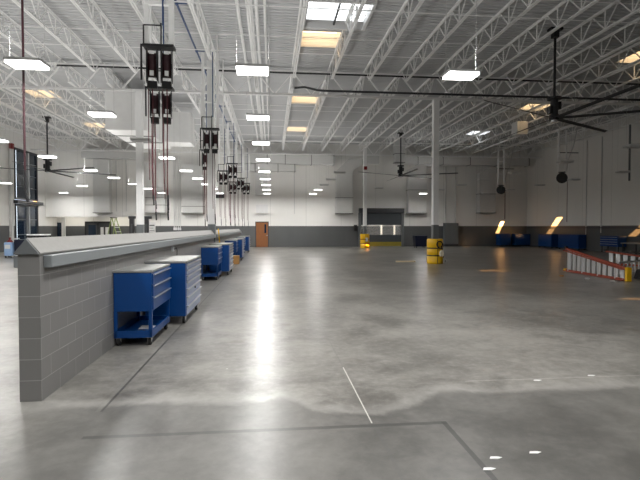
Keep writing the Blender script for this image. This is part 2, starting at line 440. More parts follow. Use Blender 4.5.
# end gable is painted the wall's grey
struct('trim_2', MB().prism([(-2.42,1.42),(-2.19,1.42),(-2.305,1.568)], 'y', 4.79, 4.81), M['grey'])
struct('trim_3', MB().box(-2.2, -2.115, 4.9, 18.94, 1.285, 1.405).box(-2.2, -2.115, 19.26, 35, 1.285, 1.405), M['sill'], bevel=.008)
struct('trim_4', MB().box(-2.475, -2.4, 4.9, 18.94, 1.285, 1.405).box(-2.475, -2.4, 19.26, 35, 1.285, 1.405), M['sill'], bevel=.008)

# ------------------------------------------------------------------ doors and windows
t = thing('door_1', None, None, (-.76, YB, 0)); t['kind'] = 'structure'
MB().box(-.5,.5,-.05,-.005,.01,2.1).build('door_leaf', M['wood'], t)
MB().box(-.57,-.5,-.07,0,0,2.18).box(.5,.57,-.07,0,0,2.18).box(-.5,.5,-.07,0,2.1,2.18).build('door_frame', M['dark'], t)
MB().box(.2,.36,-.06,-.05,1.2,1.95).build('vision_pane', M['glass'], t)
MB().box(.36,.47,-.1,-.05,.98,1.03).build('handle', M['chrome'], t)

t = thing('door_2', None, None, (9.57, YB, 0)); t['kind'] = 'structure'
MB().box(-1.98,2.0,-.42,-.0,2.95,3.35).build('hood', M['dark'], t, bevel=.04)
MB().box(-2.0,-1.8,-.3,0,0,2.95).build('jamb', M['grey'], t); MB().box(1.8,2.0,-.3,0,0,2.95).build('jamb', M['grey'], t)
MB().box(-1.8,1.8,-.16,-.13,1.9,2.95).build('curtain_top', M['curtain'], t)
MB().box(-1.8,1.8,-.16,-.13,.42,1.02).build('curtain_bottom', M['curtain'], t)
MB().box(-1.8,1.8,-.17,-.12,.06,.42).build('safety_edge', mat('olive_yellow_edge', lin(150,136,48), .5), t)
gm = mat('clear_vinyl', (.9,.9,.9,1), .05); gm.node_tree.nodes['Principled BSDF'].inputs['Alpha'].default_value = .18
MB().box(-1.8,1.8,-.15,-.14,1.02,1.9).build('vision_panel', gm, t)
MB().box(-2.4,-2.15,-.25,0,1.4,1.9).build('motor_box', M['black'], t)
for x in (10.75, 12.05):
    t = thing('tube_light', f'glowing vertical tube light behind the fast door, {"left" if x < 11 else "right"} one', 'light', (x, 46.1, .95), 0, 'lights behind the fast door')
    MB().box(-.1,.1,.04,.09,0,1.0).build('housing', M['white'], t)
    MB().box(-.07,.07,-.02,.04,.05,.95).build('tube', mat('warm_tube', (1,1,1,1), .4, emit=(1,.88,.66,1), estr=.5), t)

def side_window(name, z0, z1, cols, rows):
    t = thing(name, None, None, (XL, 38.25, z0)); t['kind'] = 'structure'
    h = z1-z0; w = 1.68; f = MB()
    f.box(-.12,.06,-w,-w+.12,0,h).box(-.12,.06,w-.12,w,0,h).box(-.12,.06,-w,w,0,.12).box(-.12,.06,-w,w,h-.16,h)
    f.build('window_frame', M['dark'], t)
    for i in range(1, cols):
        yy = -w+.2+2*(w-.1)*i/cols; MB().box(-.06,.16,yy-.07,yy+.07,.12,h-.16).build('mullion', M['alu'], t)
    for i in range(1, rows):
        zz = h*i/rows; MB().box(-.06,.0,-w+.34,w-.12,zz-.025,zz+.025).build('glazing_bar', M['grey'], t)
    MB().box(-.05,-.03,-w+.34,w-.12,.12,h-.16).build('glass_pane', M['glass'], t)
    MB().box(-.05,-.03,-w+.12,-w+.34,.12,h-.16).build('daylight_gap', M['sky_gap'], t)
    return t
side_window('window_1', 3.72, 7.42, 2, 4)
side_window('window_2', .02, 3.4, 2, 3)
tag(MB().box(XL,XL+.3,36.4,40.3,3.42,3.66).build('trim_5', M['dark']), kind='structure')

# alcove back: dark double door and window
t = thing('door_3', None, None, (-14.9, 43.4, 0)); t['kind'] = 'structure'
MB().box(-1.1,1.1,-.08,0,2.05,2.2).box(-1.1,-1.0,-.08,0,0,2.05).box(1.0,1.1,-.08,0,0,2.05).box(-.06,.06,-.08,0,0,2.05).build('door_frame', M['black'], t)
for x0, x1 in ((-1.0,-.06),(.06,1.0)):
    MB().box(x0,x1,-.05,0,0,2.05).build('door_leaf', M['dark'], t)
MB().box(-.8,-.2,-.06,-.05,.9,1.9).build('glass_pane', M['glass'], t)
MB().box(.2,.45,-.06,-.05,1.0,1.7).box(.6,.9,-.06,-.05,1.0,1.7).build('pane_reflection', M['white'], t)  # white patches standing in for reflections in the door glass
t = thing('window_3', None, None, (-18.0, 43.4, .9)); t['kind'] = 'structure'
MB().box(-.28,.1,-.06,0,0,1.2).build('glass_pane', M['glass'], t)
MB().box(-.28,.1,-.08,0,1.2,1.28).box(.1,.4,-.12,0,-.9,1.64).build('window_frame', M['white'], t)

for k, x in enumerate((-16.6, -13.0)):
    t = thing('ceiling_light', f'lit ceiling panel inside the low alcove at left, {"left" if k == 0 else "right"} one', 'light', (x, 42.4, 2.87), 0, 'alcove ceiling lights')
    MB().box(-.6,.6,-.3,.3,.02,.07).build('housing', M['white'], t); MB().box(-.55,.55,-.25,.25,0,.02).build('lens', mat('alcove_lens', (1,1,1,1), .4, emit=(1,.93,.8,1), estr=5), t)
# ------------------------------------------------------------------ LED lights
ROW = {-16.1:'row nearest the left wall', -12.2:'second row from the left wall', -8.5:'third row from the left wall',
       -4.02:'row along the left of the half wall', -.31:'row over the open floor', 3.37:'row right of centre',
       7.4:'row above the yellow-based columns', 12.1:'second row from the right wall', 17.1:'row nearest the right wall'}
def make_light(on):
    t = thing('high_bay_light', 'x', 'ceiling light', (0,0,ZT), 0, 'suspended high bay lights')
    MB().box(-.285,.285,-.19,.19,.025,.07).build('housing', M['white'], t, bevel=.01)
    for y in (-.098, .098):
        MB().box(-.27,.27,y-.075,y+.075,-.02,.025).build('lens', M['lens'] if on else M['lensoff'], t)
    MB().box(-.25,.25,-.05,.05,.07,.08).build('added_uplight', M['added_uplens'] if on else M['lensoff'], t)  # added glowing top strip, there only to light the ceiling
    for x in (-.275, .275):
        MB().tube((x,0,.07),(x,0,ZD-ZT),.004,5,cap=False).build('cable', M['cable'], t)
    return t
def lamp(name, parent, z, sx, sy, power, up=False):
    l = bpy.data.lights.new(name, 'AREA'); l.shape = 'RECTANGLE'; l.size = sx; l.size_y = sy; l.energy = power; l.color = (1,.985,.955)
    o = bpy.data.objects.new(name, l); COL.objects.link(o); o.parent = parent; o.location = (0,0,z)
    if up: o.rotation_euler = (math.pi,0,0)
    return o
LON, LOFF = make_light(True), make_light(False)
lamp('lamp', LON, -.03, .54, .346, 34); lamp('added_lamp_up', LON, .09, .36, .1, 12, True)  # second lamp is added, facing up to brighten deck and upper walls
used = {True: False, False: False}
def lights(x, ys, on, hidden=False):
    for k, y in enumerate(ys):
        p = LON if on else LOFF
        o = copy_tree(p) if used[on] else p; used[on] = True
        o.location = (x, y, ZT)
        if len(ys) == 1: q = 'the only such one' 
        else: q = f'{ORD[k]} from the camera'
        o['label'] = (f"lit LED light {q} out of view, {ROW[x].replace('along the ','')}" if hidden else
                      f"{'lit white' if on else 'unlit dark'} LED light, {q}, {ROW[x]}")
lights(-.31, [8.43,12.0,15.6,19.4,23.5,27.0,30.8,34.7,38.6], True)
lights(-4.02, [8.5,12.05,19.25,23.5,27.2,30.7,34.3,38.7], True); lights(-4.02, [15.5], False)
lights(-8.5, [15.98,19.4,23.8,27.2,30.9,34.5,38.7], True)
lights(-12.2, [32.7], True); lights(-16.1, [31.2,39.4], True)
lights(3.37, [8.32,34.4,38.6], True); lights(3.37, [23.4,26.9,30.4], False)
lights(7.4, [32.5], False); lights(12.1, [15.0,18.8,22.9,26.4,29.6,33.5], False); lights(12.1, [37.4], True)
lights(17.1, [21.9,25.7,29.2,33.0,36.95], False)
lights(-.31, [4.8,1.2,-2.4], True, True); lights(-4.02, [4.8,1.2], True, True); lights(3.37, [4.8,1.2], True, True)
lights(-8.5, [12.2,8.5,4.8], True, True); lights(-12.2, [22.5,18.0,13.0,8.5], True, True); lights(-16.1, [23.5,16.0], True, True)

# ------------------------------------------------------------------ ceiling fans
def fan(x, y, lab, ztop=8.72, zh=5.5):
    t = thing('ceiling_fan', lab, 'ceiling fan', (x, y, zh), 0, 'large black ceiling fans')
    h = ztop-zh
    MB().box(-.22,.22,-.14,.14,h-.1,h-.02).box(-.1,.1,-.1,.1,h-.35,h-.1).build('mount', M['black'], t)
    MB().tube((0,0,.4),(0,0,h-.3),.045,10).build('downrod', M['black'], t)
    mt = MB().tube((0,0,-.02),(0,0,.16),.17,16).tube((0,0,.16),(0,0,.7),.13,16).tube((0,0,.7),(0,0,.78),.24,14)
    mt.box(-.21,-.12,-.1,.1,.2,.46).box(.12,.21,-.1,.1,.36,.62).build('motor', M['black'], t)
    MB().tube((0,0,-.09),(0,0,-.02),.1,14).build('hub_cap', M['alu'], t)
    for k in (0, 1, 3, 4, 5):
        a = R(30+60*k); d = Vector((math.cos(a), math.sin(a), 0)); sd = Vector((-math.sin(a), math.cos(a), 0))
        b = MB(); vs = []
        for r_, w_ in ((.18,.075),(4.0,.055)):
            for u, v in ((-1,.03),(0,.02),(1,-.012),(1,.0),(0,.038),(-1,.045)):
                vs.append(d*r_ + sd*(w_*u) + Vector((0,0,v+.03)))
        b.add(vs, [(i,(i+1)%6,6+(i+1)%6,6+i) for i in range(6)]+[(5,4,3,2,1,0),(6,7,8,9,10,11)])
        b.build('blade', M['dark'], t)
    return t
fan(10.0, 16.2, 'large black ceiling fan on a long rod, nearest on the upper right')
fan(9.3, 33.9, 'large black ceiling fan far back, above the fast door and barrel', 8.5, 5.36)
fan(-13.8, 31.5, 'large black ceiling fan in the left bay near the windows', 8.55, 5.15)

# ------------------------------------------------------------------ hose reels
def make_reel():
    t = thing('hose_reel', 'x', 'hose reel', (0,0,0), 0, 'overhead hose reels')
    MB().ring((-.095,0,0),'x',.31,.06,.018,22).ring((.095,0,0),'x',.31,.06,.018,22).build('spool', M['black'], t)
    MB().tube((-.085,0,0),(.085,0,0),.25,20).build('coil', M['coil'], t, smooth=True)
    MB().box(-.125,-.108,-.06,.06,-.36,.33).box(.108,.125,-.06,.06,-.36,.33).tube((-.125,0,0),(.125,0,0),.05,10).build('arm', M['black'], t)
    MB().prism([(-.12,-.36),(.12,-.36),(.07,-.5),(-.07,-.5)],'x',-.1,.1).build('guide', M['black'], t)
    MB().box(-.05,.05,-.33,-.30,.14,.2).build('data_plate', M['white'], t)
    MB().box(-.04,.04,-.31,-.28,-.3,-.2).build('roller_plate', M['white'], t)
    return t
REEL = make_reel(); reel_used = [False]
def hanger(x, y, z, n, name, lab):
    """white strut frame up to the joists plus n reels under a black plate"""
    t = thing('reel_hanger', lab, 'hanger', (x, y, z+.34), 0, 'hose reel hangers')
    w = .3 if n == 2 else .16
    h = JZ-z-.35
    MB().box(-w-.02,w+.02,-.14,.14,0,.05).build('mounting_plate', M['black'], t)
    MB().tube((.1,-.1,.45),(.1,-.1,h),.018,8).build('supply_pipe', M['bluepipe'], t)
    MB().tube((-w,-.1,0),(-w,-.1,.45),.016,6).tube((-w,-.1,.45),(.06,-.1,.45),.016,6).tube((.06,-.1,0),(.06,-.1,.5),.016,6).tube((-w-.05,-.1,-.7),(-w-.05,-.1,.05),.02,6).build('pipe_loop', M['black'], t)
    for sx in (-w+.04, w-.04):
        MB().box(sx-.05,sx+.05,-.035,.035,.05,h).build('strut', M['steel'], t)
    for q in (.35,.8): MB().box(-w,w,-.05,.05,h*q,h*q+.06).build('cross_bar', M['steel'], t)
    return t
def reel_at(x, y, z, zend, lab, bend=.02):
    o = copy_tree(REEL) if reel_used[0] else REEL; reel_used[0] = True
    o.location = (x, y, z); o['label'] = lab; o.rotation_euler.z = R(11)
    L = z-.5-zend; pts = [(0,-.0,-.49)] + [(bend*math.sin(k*1.1), -.0+.01*k*bend*5, -.5-L*k/6) for k in range(1, 7)]
    h = MB().path(pts, .013, 6).build('hose', M['hose'], o)
    e = pts[-1]; MB().tube((e[0],e[1],e[2]+.02),(e[0]+.01,e[1],e[2]-.2),.02,8).build('nozzle', M['black'], o)
    MB().path([(-.08,.0,-.49),(-.085,.0,-.5-L*.5),(-.07,.0,-.5-L*.85)], .010, 6).build('return_line', M['hose'], o)
    return o
sets = [(-2.36,10.64,5.15,2,'nearest pair',2.35), (-2.80,12.75,4.86,2,'second pair, just below the nearest',2.35), (-2.22,18.2,4.95,2,'pair in front of the half-wall column',2.1),
        (-3.0,22.4,4.82,1,'single reel left of the half-wall column',2.0), (-2.36,30.2,5.25,2,'pair beyond the half-wall column, higher one',2.0),
        (-3.1,32.0,5.0,2,'pair beyond the half-wall column, left one',2.0), (-2.36,38.0,5.15,2,'far pair high before the back wall',2.0),
        (-2.85,36.6,4.72,2,'far pair low before the back wall',2.0), (-2.0,39.6,4.9,2,'farthest pair, right end of the reels',2.0)]
for x, y, z, nr, d, ze in sets:
    hanger(x, y, z, nr, d, 'white strut hanger holding hose reels, ' + d)
    for s in ((-1, 1) if nr == 2 else (0,)):
        q = '' if nr == 2 and False else ('left' if s < 0 else 'right' if s > 0 else 'black')
        reel_at(x+s*.15, y, z-.02, ze+(.0 if s < 0 else -.1), f'{q} hose reel of the {d}' if nr == 2 else 'lone black hose reel left of the half-wall column', .006)
# right bay: two round reels
for x, y, z, d in ((19.12,30.0,4.94,'nearer one on the right side'), (18.9,38.0,4.77,'farther one on the right side')):
    t = thing('cable_drum', 'round black hose drum on a white hanger, '+d, 'hose reel', (x,y,z), R(55), 'round hose drums')
    MB().ring((-.14,0,0),'x',.34,.05,.03,22).ring((.14,0,0),'x',.34,.05,.03,22).build('spool', M['black'], t)
    MB().tube((-.13,0,0),(.13,0,0),.3,20).build('coil', M['rubber'], t, smooth=True)
    MB().box(-.2,.2,-.2,.2,.34,.4).box(-.19,-.16,-.06,.06,-.1,.36).box(.16,.19,-.06,.06,-.1,.36).build('bracket', M['black'], t)
    for s in (-.12, .12):
        MB().path([(s,-.3,-.1),(s,-.32,-.4),(s,-.32,-2.9 if 'nearer' in d else -2.4)], .014, 6).build('hose', M['hose'], t)
    MB().path([(.3,-.1,0),(.8,-.2,0),(1.2,-.25,0)], .03, 6).build('outlet_pipe', M['cable'], t)
    t = thing('drum_hanger', 'white ladder strut carrying the round hose drum, '+d, 'hanger', (x,y,z+.4), 0, 'drum hangers')
    h = JZ-z-.42
    for s in (-.25, .25): MB().box(s-.05,s+.05,-.05,.05,0,h).build('strut', M['steel'], t)
    for q in (.3,.65): MB().box(-.2,.2,-.03,.03,h*q,h*q+.06).build('cross_bar', M['steel'], t)
    MB().path([(.32,0,.1),(.42,0,.8),(.8,0,1.8),(1.0,0,h)], .025, 6).build('feed_hose', M['cable'], t)
    MB().box(-.3,1.1,-.04,.04,h*.45,h*.45+.05).build('cross_arm', M['grey'], t)
# overhead red hose hanging at far left
t = thing('drop_hose', 'long dark red hose hanging from the roof at the far left', 'hose', (-4.42, 9.2, 2.35))
MB().tube((0,0,.35),(0,0,JZ-2.35),.02,8).build('hose', M['coil'], t)
MB().tube((0,0,0),(0,0,.36),.024,8).build('grip', M['black'], t)
MB().tube((0,0,-.06),(.05,0,-.22),.025,8).tube((0,0,.01),(0,0,-.07),.02,8).build('nozzle', M['black'], t)
# air lines over the half wall
mb = MB().tube((-2.72,6,8.2),(-2.72,40.5,8.2),.032,8)
for y in (10.5, 14.5, 18.3, 22.4, 26.4, 30.2, 34.2, 38.2): mb.tube((-2.72,y,8.2),(-2.42,y,8.2),.02,6).tube((-2.72,y-.06,8.2),(-2.72,y+.06,8.2),.05,8)
tag(mb.build('air_pipe', M['bluepipe']), 'blue air pipe running away along the roof above the hose reels', 'pipe')
for k, (x, z) in enumerate(((-1.05,8.765),(-.75,8.765),(-.45,8.765),(-.18,8.765))):
    tag(MB().tube((x,6,z),(x,41.2,z),.045 if k % 2 else .06,8).build('conduit', M['steel']), f'white conduit along the roof left of the centre skylights, {ORD[k]} from the hose reels', 'conduit', 'long roof conduits')
tag(MB().tube((-2.1,17.0,2.0) if False else (-1.98,18.4,5.2),(-1.98,18.4,8.86),.03,6).build('drop_pipe', M['steel']), 'white drop pipe beside the reels in front of the half-wall column', 'pipe', 'drop pipes')
tag(MB().tube((-2.02,21.0,4.8),(-2.02,21.0,8.86),.03,6).build('drop_pipe', M['steel']), 'white drop pipe just behind the half-wall column', 'pipe', 'drop pipes')

# ------------------------------------------------------------------ ducts
def duct(lab, boxes, seams=(), name='air_duct', polys=(), rods=(), body='duct'):
    mb = MB()
    for b in boxes: mb.box(*b)
    for axis, lo, hi, poly in polys: mb.prism(poly, axis, lo, hi)
    cx = sum((b[0]+b[1])/2 for b in boxes)/len(boxes); cy = sum((b[2]+b[3])/2 for b in boxes)/len(boxes); cz = min(b[4] for b in boxes)
    mb.v = [(v[0]-cx, v[1]-cy, v[2]-cz) for v in mb.v]
    t = thing(name, lab, 'duct', (cx, cy, cz), 0, 'rectangular air ducts')
    mb.build('duct_body', M[body], t)
    for x, y, z in rods: MB().tube((x-cx,y-cy,z-cz),(x-cx,y-cy,ZD-cz),.015,6).build('hanger_rod', M['cable'], t)
    if seams:
        for s in seams:
            f = MB().box(*s); f.v = [(v[0]-cx, v[1]-cy, v[2]-cz) for v in f.v]
            f.build('flange', M['flange'], t)
    return t
duct('long white duct along the back wall above the wooden door', [(-3.9,5.4,40.3,41.1,7.0,7.75)], [(x-.03,x+.03,40.26,41.14,6.96,7.79) for x in (-2.2,-.3,1.2,3.4,5.3)])
duct('lower short white duct on the back wall left of centre', [(-3.7,2.1,40.4,41.1,6.4,6.95)], [(x-.03,x+.03,40.36,41.14,6.37,6.99) for x in (-1.3,.6,2.0)])
duct('white vertical duct on the back wall left of the fast door', [(5.55,6.95,40.6,41.25,2.85,6.5)], [(5.5,7.0,40.55,41.28,z,z+.05) for z in (2.85,4.2)],
     polys=[('y', 40.6, 41.25, [(5.55,6.5),(6.95,6.5),(7.9,7.1),(7.9,7.5),(6.6,7.5)])])
duct('white vertical duct on the back wall right of the fast door', [(11.85,13.45,40.6,41.25,2.9,6.7)], [(11.8,13.5,40.55,41.28,z,z+.05) for z in (2.9,4.9)],
     polys=[('y', 40.6, 41.25, [(11.85,6.7),(13.45,6.7),(13.45,7.0),(14.3,7.0),(14.3,7.3),(12.9,7.2)])])
duct('white vertical duct on the back wall behind the farther hose drum', [(18.25,19.7,40.6,41.25,2.95,6.4)], [(18.2,19.75,40.55,41.28,z,z+.05) for z in (2.95,4.6)],
     polys=[('y', 40.6, 41.25, [(18.25,6.4),(19.7,6.4),(20.6,6.85),(20.6,7.0),(19.0,6.85)])])
duct('long white duct along the back wall on the right, past the near column', [(10.6,22.4,39.75,40.5,7.05,7.65)], [(x-.03,x+.03,39.71,40.54,7.02,7.69) for x in (12.4,14.6,17,19.5,22.3)], rods=[(x,40.1,7.64) for x in (11.6,15.0,18.3,21.6)])
duct('square white duct dropping from the roof above the fast door', [(9.98,10.74,38.0,38.6,6.9,8.86)], [(9.94,10.78,37.95,38.65,z,z+.05) for z in (6.9,7.6)])
duct('second square white duct dropping from the roof left of the fast door', [(7.95,9.0,39.5,40.2,7.0,8.86)])
duct('big white duct box hanging in the left bay behind the white column', [(-7.6,-5.75,23.2,28.6,6.2,8.0)], [(-7.64,-5.71,y,y+.06,6.16,8.04) for y in (24.6,26.4)],
     polys=[('z', 6.35, 8.0, [(-5.75,27.0),(-4.4,27.2),(-4.4,28.6),(-5.75,28.6)])], rods=[(x,y,7.99) for x in (-7.0,-6.1) for y in (24,28)], body='steel')
duct('white duct under the roof along the left end of the back wall', [(-15.1,-10.4,40.3,41.1,7.25,8.0)])
duct('white vertical duct on the left end of the back wall', [(-14.3,-13.05,40.6,41.25,2.85,7.2)], [(-14.35,-13.0,40.55,41.28,2.85,2.9)])
duct('short white duct on the back wall behind the nearest hoses', [(-10.2,-8.7,40.7,41.25,2.85,7.0)], [(-10.25,-8.65,40.65,41.28,z,z+.05) for z in (2.85,3.5,4.1)])
duct('white duct with shaded side on the back wall left of the half-wall column', [(-7.3,-5.6,40.7,41.25,2.85,6.9)], [(-7.35,-5.55,40.65,41.28,z,z+.05) for z in (2.85,3.4)])
duct('narrow white duct on the back wall above the wooden door', [(-1.3,-.3,40.7,41.25,4.4,6.33)])
tag(MB().box(-1.25,-.25,40.9,41.28,2.9,3.6).build('wall_box', M['white']), 'white box on the back wall just above the wooden door', 'box')
t = thing('unit_heater', 'white box heater hanging from the roof right of the near fan', 'heater', (15.4,28.6,7.4))
MB().box(-.35,.35,-.35,.35,0,.8).build('casing', M['white'], t, bevel=.02)
MB().tube((-.25,0,.8),(-.25,0,1.4),.02,6).tube((.25,0,.8),(.25,0,1.4),.02,6).build('hanger_rod', M['cable'], t)
# wall conduits
for k, x in enumerate((-8.05,-7.9,-7.72,-7.56)):
    t = thing('wall_conduit', f'thin white conduit down the left back wall, {ORD[k]} of four from the left', 'conduit', (x,41.2,1.45), 0, 'conduits on the left back wall')
    MB().tube((0,0,.2),(0,0,6.2),.03,6).build('pipe', M['white'], t)
    MB().box(-.06,.06,-.05,.08,0,.22).build('outlet_box', M['white'], t)
for k, (x, y, z0, z1, l) in enumerate(((2.0,41.24,2.85,6.4,'grey conduit down the middle of the back wall'),(-12.7,41.24,3.0,7.2,'grey conduit beside the left vertical duct on the back wall'),
        (-11.9,41.2,3.0,7.4,'grey conduit left of the notice on the back wall'),(22.94,33.0,.6,8.0,'grey conduit down the right wall left of the dark drawer cabinet'),(22.94,31.4,1.3,8.0,'grey conduit down the right wall above the dark drawer cabinet'))):
    tag(MB().tube((x,y,z0),(x,y,z1),.03,6).build('wall_conduit', M['cable']), l, 'conduit')
tag(MB().box(22.3,22.38,28.0,28.08,4.6,8.1).build('cord_drop', M['grey']), 'grey cord drop hanging near the right wall past the nearer hose drum', 'cord drop')
tag(MB().box(22.9,23,20,41,1.62,1.68).build('wall_conduit', M['dark']), 'dark conduit running level along the grey band of the right wall', 'conduit')
t = thing('wall_vent', 'small grey louvred vent on the back wall left of the hoses', 'vent', (-4.3,41.25,4.15), 0)
MB().box(-.38,.38,-.04,.04,0,.36).build('vent_frame', M['grey'], t)
for x in (-.25,0,.25): MB().box(x-.1,x+.1,-.06,-.04,.04,.32).build('grille', M['dark'], t)
tag(MB().box(7.5,7.75,38.36,38.48,6.35,6.62).build('alarm_strobe', M['red']), 'small red alarm box high on the column by the fast door', 'alarm')
t = thing('wall_pilaster', 'narrow white pilaster on the left wall before the windows', 'pilaster', (XL+.02,35.9,0))
MB().box(0,.16,-.14,.14,0,7.2).build('post', M['duct'], t)
t = thing('alarm_strobe', 'red alarm box on top of the pilaster on the left wall', 'alarm', (XL+.2,35.9,7.2))
MB().box(-.12,.1,-.15,.15,.01,.38).build('casing', M['red'], t, bevel=.02)
t = thing('electrical_cabinet', 'tall grey electrical cabinet on the back wall right of the near barrel', 'cabinet', (15.8,41.0,.02))
MB().box(-.62,.62,-.2,.28,.2,2.05).build('body', M['grey'], t, bevel=.01)
MB().box(-.58,.0,-.23,-.2,.24,2.0).build('door', M['grey'], t); MB().box(.02,.58,-.23,-.2,.24,2.0).build('door', M['grey'], t)
MB().box(-.6,.6,-.18,.26,0,.2).build('plinth', M['dark'], t)
MB().tube((-.45,.1,2.05),(-.45,.1,7.0),.05,8).tube((.45,.1,2.05),(.45,.1,7.0),.05,8).build('riser_conduit', M['duct'], t)
tag(MB().box(14.3,14.5,41.22,41.29,1.15,1.45).build('switch_box', M['white']), 'small white switch box on the grey back wall above the near barrel', 'switch box')

# ------------------------------------------------------------------ tool carts
def caster(x, y, h, parent, sw=0):
    t = MB().ring((x,y,.06),'x',.06,.012,.04,14).build('caster', M['rubber'], parent)
    MB().box(x-.03,x-.022,y-.03,y+.03,.05,h).box(x+.022,x+.03,y-.03,y+.03,.05,h).box(x-.04,x+.04,y-.04,y+.04,h-.012,h).build('fork', M['chrome'], t)
def utility_cart(L=1.2):
    t = thing('utility_cart', 'x', 'tool cart', (0,0,0), 0, 'blue utility carts along the half wall')
    w = .26
    MB().box(-w,w,0,L,.49,1.04).build('body', M['blue'], t, bevel=.008)
    MB().box(-w-.012,w+.012,-.012,L+.012,1.04,1.075).build('worktop', M['worktop'], t, bevel=.008)
    for x in (-w, w-.045):
        for y in (0, L-.045): MB().box(x,x+.045,y,y+.045,.12,.5).build('post', M['blue'], t)
    MB().box(-w,w,0,L,.12,.15).box(-w,w,0,.02,.15,.22).box(-w,w,L-.02,L,.15,.22).box(-w,-w+.02,.02,L-.02,.15,.22).box(w-.02,w,.02,L-.02,.15,.22).build('shelf_tray', M['blue'], t)
    for k, (z0, z1) in enumerate(((.87,1.02),(.7,.86),(.51,.69))):
        d = MB().box(w,w+.018,.02,L-.02,z0,z1).build('drawer', M['blue'], t, bevel=.004)
        MB().box(w+.018,w+.038,.04,L-.04,z1-.02,z1-.006).build('handle', M['handle'], d)
    for x in (-w+.05, w-.05):
        for y in (.08, L-.08): caster(x, y, .12, t)
    return t
def roller_cabinet(L=1.62):
    t = thing('roller_cabinet', 'x', 'tool cabinet', (0,0,0), 0, 'blue roller cabinets along the half wall')
    w = .34
    MB().box(-w,w,0,L,.14,1.06).build('body', M['blue'], t, bevel=.01)
    MB().box(-w-.01,w+.03,-.015,L+.015,1.06,1.1).build('worktop', M['worktop'], t, bevel=.01)
    zs = [.15,.32,.48,.62,.74,.85,.945,1.045]
    for z0, z1 in zip(zs, zs[1:]):
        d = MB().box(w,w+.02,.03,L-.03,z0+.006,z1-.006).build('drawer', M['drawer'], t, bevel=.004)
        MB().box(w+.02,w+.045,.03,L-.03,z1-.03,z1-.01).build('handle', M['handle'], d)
    MB().tube((w+.03,L*.5,.55),(w+.05,L*.5,.55),.02,10).build('lock', M['dark'], t)
    for x in (-w+.07, w-.05):
        for y in (.12, L-.12): caster(x, y, .14, t)
    return t
UC, RC = utility_cart(), roller_cabinet(); cu = [0, 0]
def place(kind, x, y, lab, rz=0, group=None):
    i = 0 if kind == 'u' else 1; p = (UC, RC)[i]
    o = copy_tree(p) if cu[i] else p; cu[i] = 1
    o.location = (x, y, 0); o.rotation_euler = (0,0,rz); o['label'] = lab
    if group: o['group'] = group
    return o
place('u', -1.935, 6.95, 'nearest blue open-shelf cart with grey top against the half wall')
place('r', -1.81, 8.45, 'nearest blue roller cabinet with drawer fronts paled by reflection, behind the first cart')
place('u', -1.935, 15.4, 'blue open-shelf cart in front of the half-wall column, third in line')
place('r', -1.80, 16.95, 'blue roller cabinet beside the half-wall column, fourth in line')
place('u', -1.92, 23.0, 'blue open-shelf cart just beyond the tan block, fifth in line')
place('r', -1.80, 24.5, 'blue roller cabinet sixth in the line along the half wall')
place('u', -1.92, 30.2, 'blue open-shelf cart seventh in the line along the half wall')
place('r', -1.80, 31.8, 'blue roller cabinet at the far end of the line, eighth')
# right side cabinets (drawer fronts blue there: dim blue cabinets with doors)
def wall_cabinet(x, y, rz, L, h, lab, legs=False, drawers=3):
    t = thing('tool_cabinet', lab, 'tool cabinet', (x,y,0), rz, 'blue cabinets by the right wall')
    b = .42 if legs else .13
    MB().box(-L/2,L/2,0,.6,b,h).build('body', M['blue'], t, bevel=.01)
    MB().box(-L/2-.01,L/2+.01,-.02,.61,h,h+.035).build('worktop', M['bluedark'], t)
    zs = [b+.02+(h-b-.04)*k/drawers for k in range(drawers+1)]
    for z0, z1 in zip(zs, zs[1:]):
        d = MB().box(-L/2+.03,L/2-.03,-.02,0,z0+.01,z1-.01).build('drawer', M['blue'], t)
        MB().box(-L/2+.05,L/2-.05,-.04,-.02,z1-.04,z1-.02).build('handle', M['handle'] if legs else M['bluedark'], d)
    for sx in (-L/2+.08, L/2-.08):
        for sy in (.08, .52):
            if legs: MB().box(sx-.03,sx+.03,sy-.03,sy+.03,0,b).build('leg', M['dark'], t)
            else: caster(sx, sy, .13, t)
    return t
wall_cabinet(20.55, 40.5, 0, 1.05, 1.1, 'small blue cabinet on the back wall under the white sun patch')
wall_cabinet(22.2, 40.5, 0, 1.4, 1.08, 'wide blue cabinet on the back wall next to the corner')
wall_cabinet(22.35, 37.3, R(-90), 1.9, 1.1, 'blue cabinet on the right wall nearest the corner, under the orange patch', drawers=2)
wall_cabinet(22.35, 34.2, R(-90), 2.5, 1.12, 'long blue cabinet on the right wall behind the lying ladder', drawers=4)
wall_cabinet(22.35, 29.8, R(-90), 1.7, 1.08, 'blue drawer cabinet on thin legs on the right wall', legs=True, drawers=4)
t = thing('workbench', 'grey-topped dark bench at the right edge of the photo', 'bench', (21.2,25.0,0))
MB().box(-.5,.5,-1.2,1.6,.72,.77).build('bench_top', M['worktop'], t)
for x in (-.42,.42):
    for y in (-1.1,1.5): MB().box(x-.03,x+.03,y-.03,y+.03,0,.72).build('leg', M['dark'], t)
MB().box(-.45,.45,-1.1,1.5,.2,.24).build('lower_shelf', M['dark'], t)
t = thing('bench_grinder', 'small dark machine standing on the bench at right', 'machine', (21.3,25.3,.77))
MB().box(-.12,.12,-.2,.2,0,.06).box(-.08,.08,-.1,.1,.06,.2).build('base', M['dark'], t)
MB().tube((0,-.22,.26),(0,.22,.26),.1,14).build('motor', M['dark'], t); 
for y in (-.27,.27): MB().ring((0,y,.26),'y',.13,.02,.06,16).build('wheel', M['grey'], t)
t = thing('storage_bin', 'dark blue box cart on the floor left of the near barrel', 'bin', (12.2,38.5,0))
MB().prism([(-.45,.12),(.45,.12),(.5,.95),(-.5,.95)],'y',-.35,.35).build('tub', M['navy'], t)
MB().box(-.52,.52,-.38,.38,.95,1.0).build('lid', M['navy'], t)
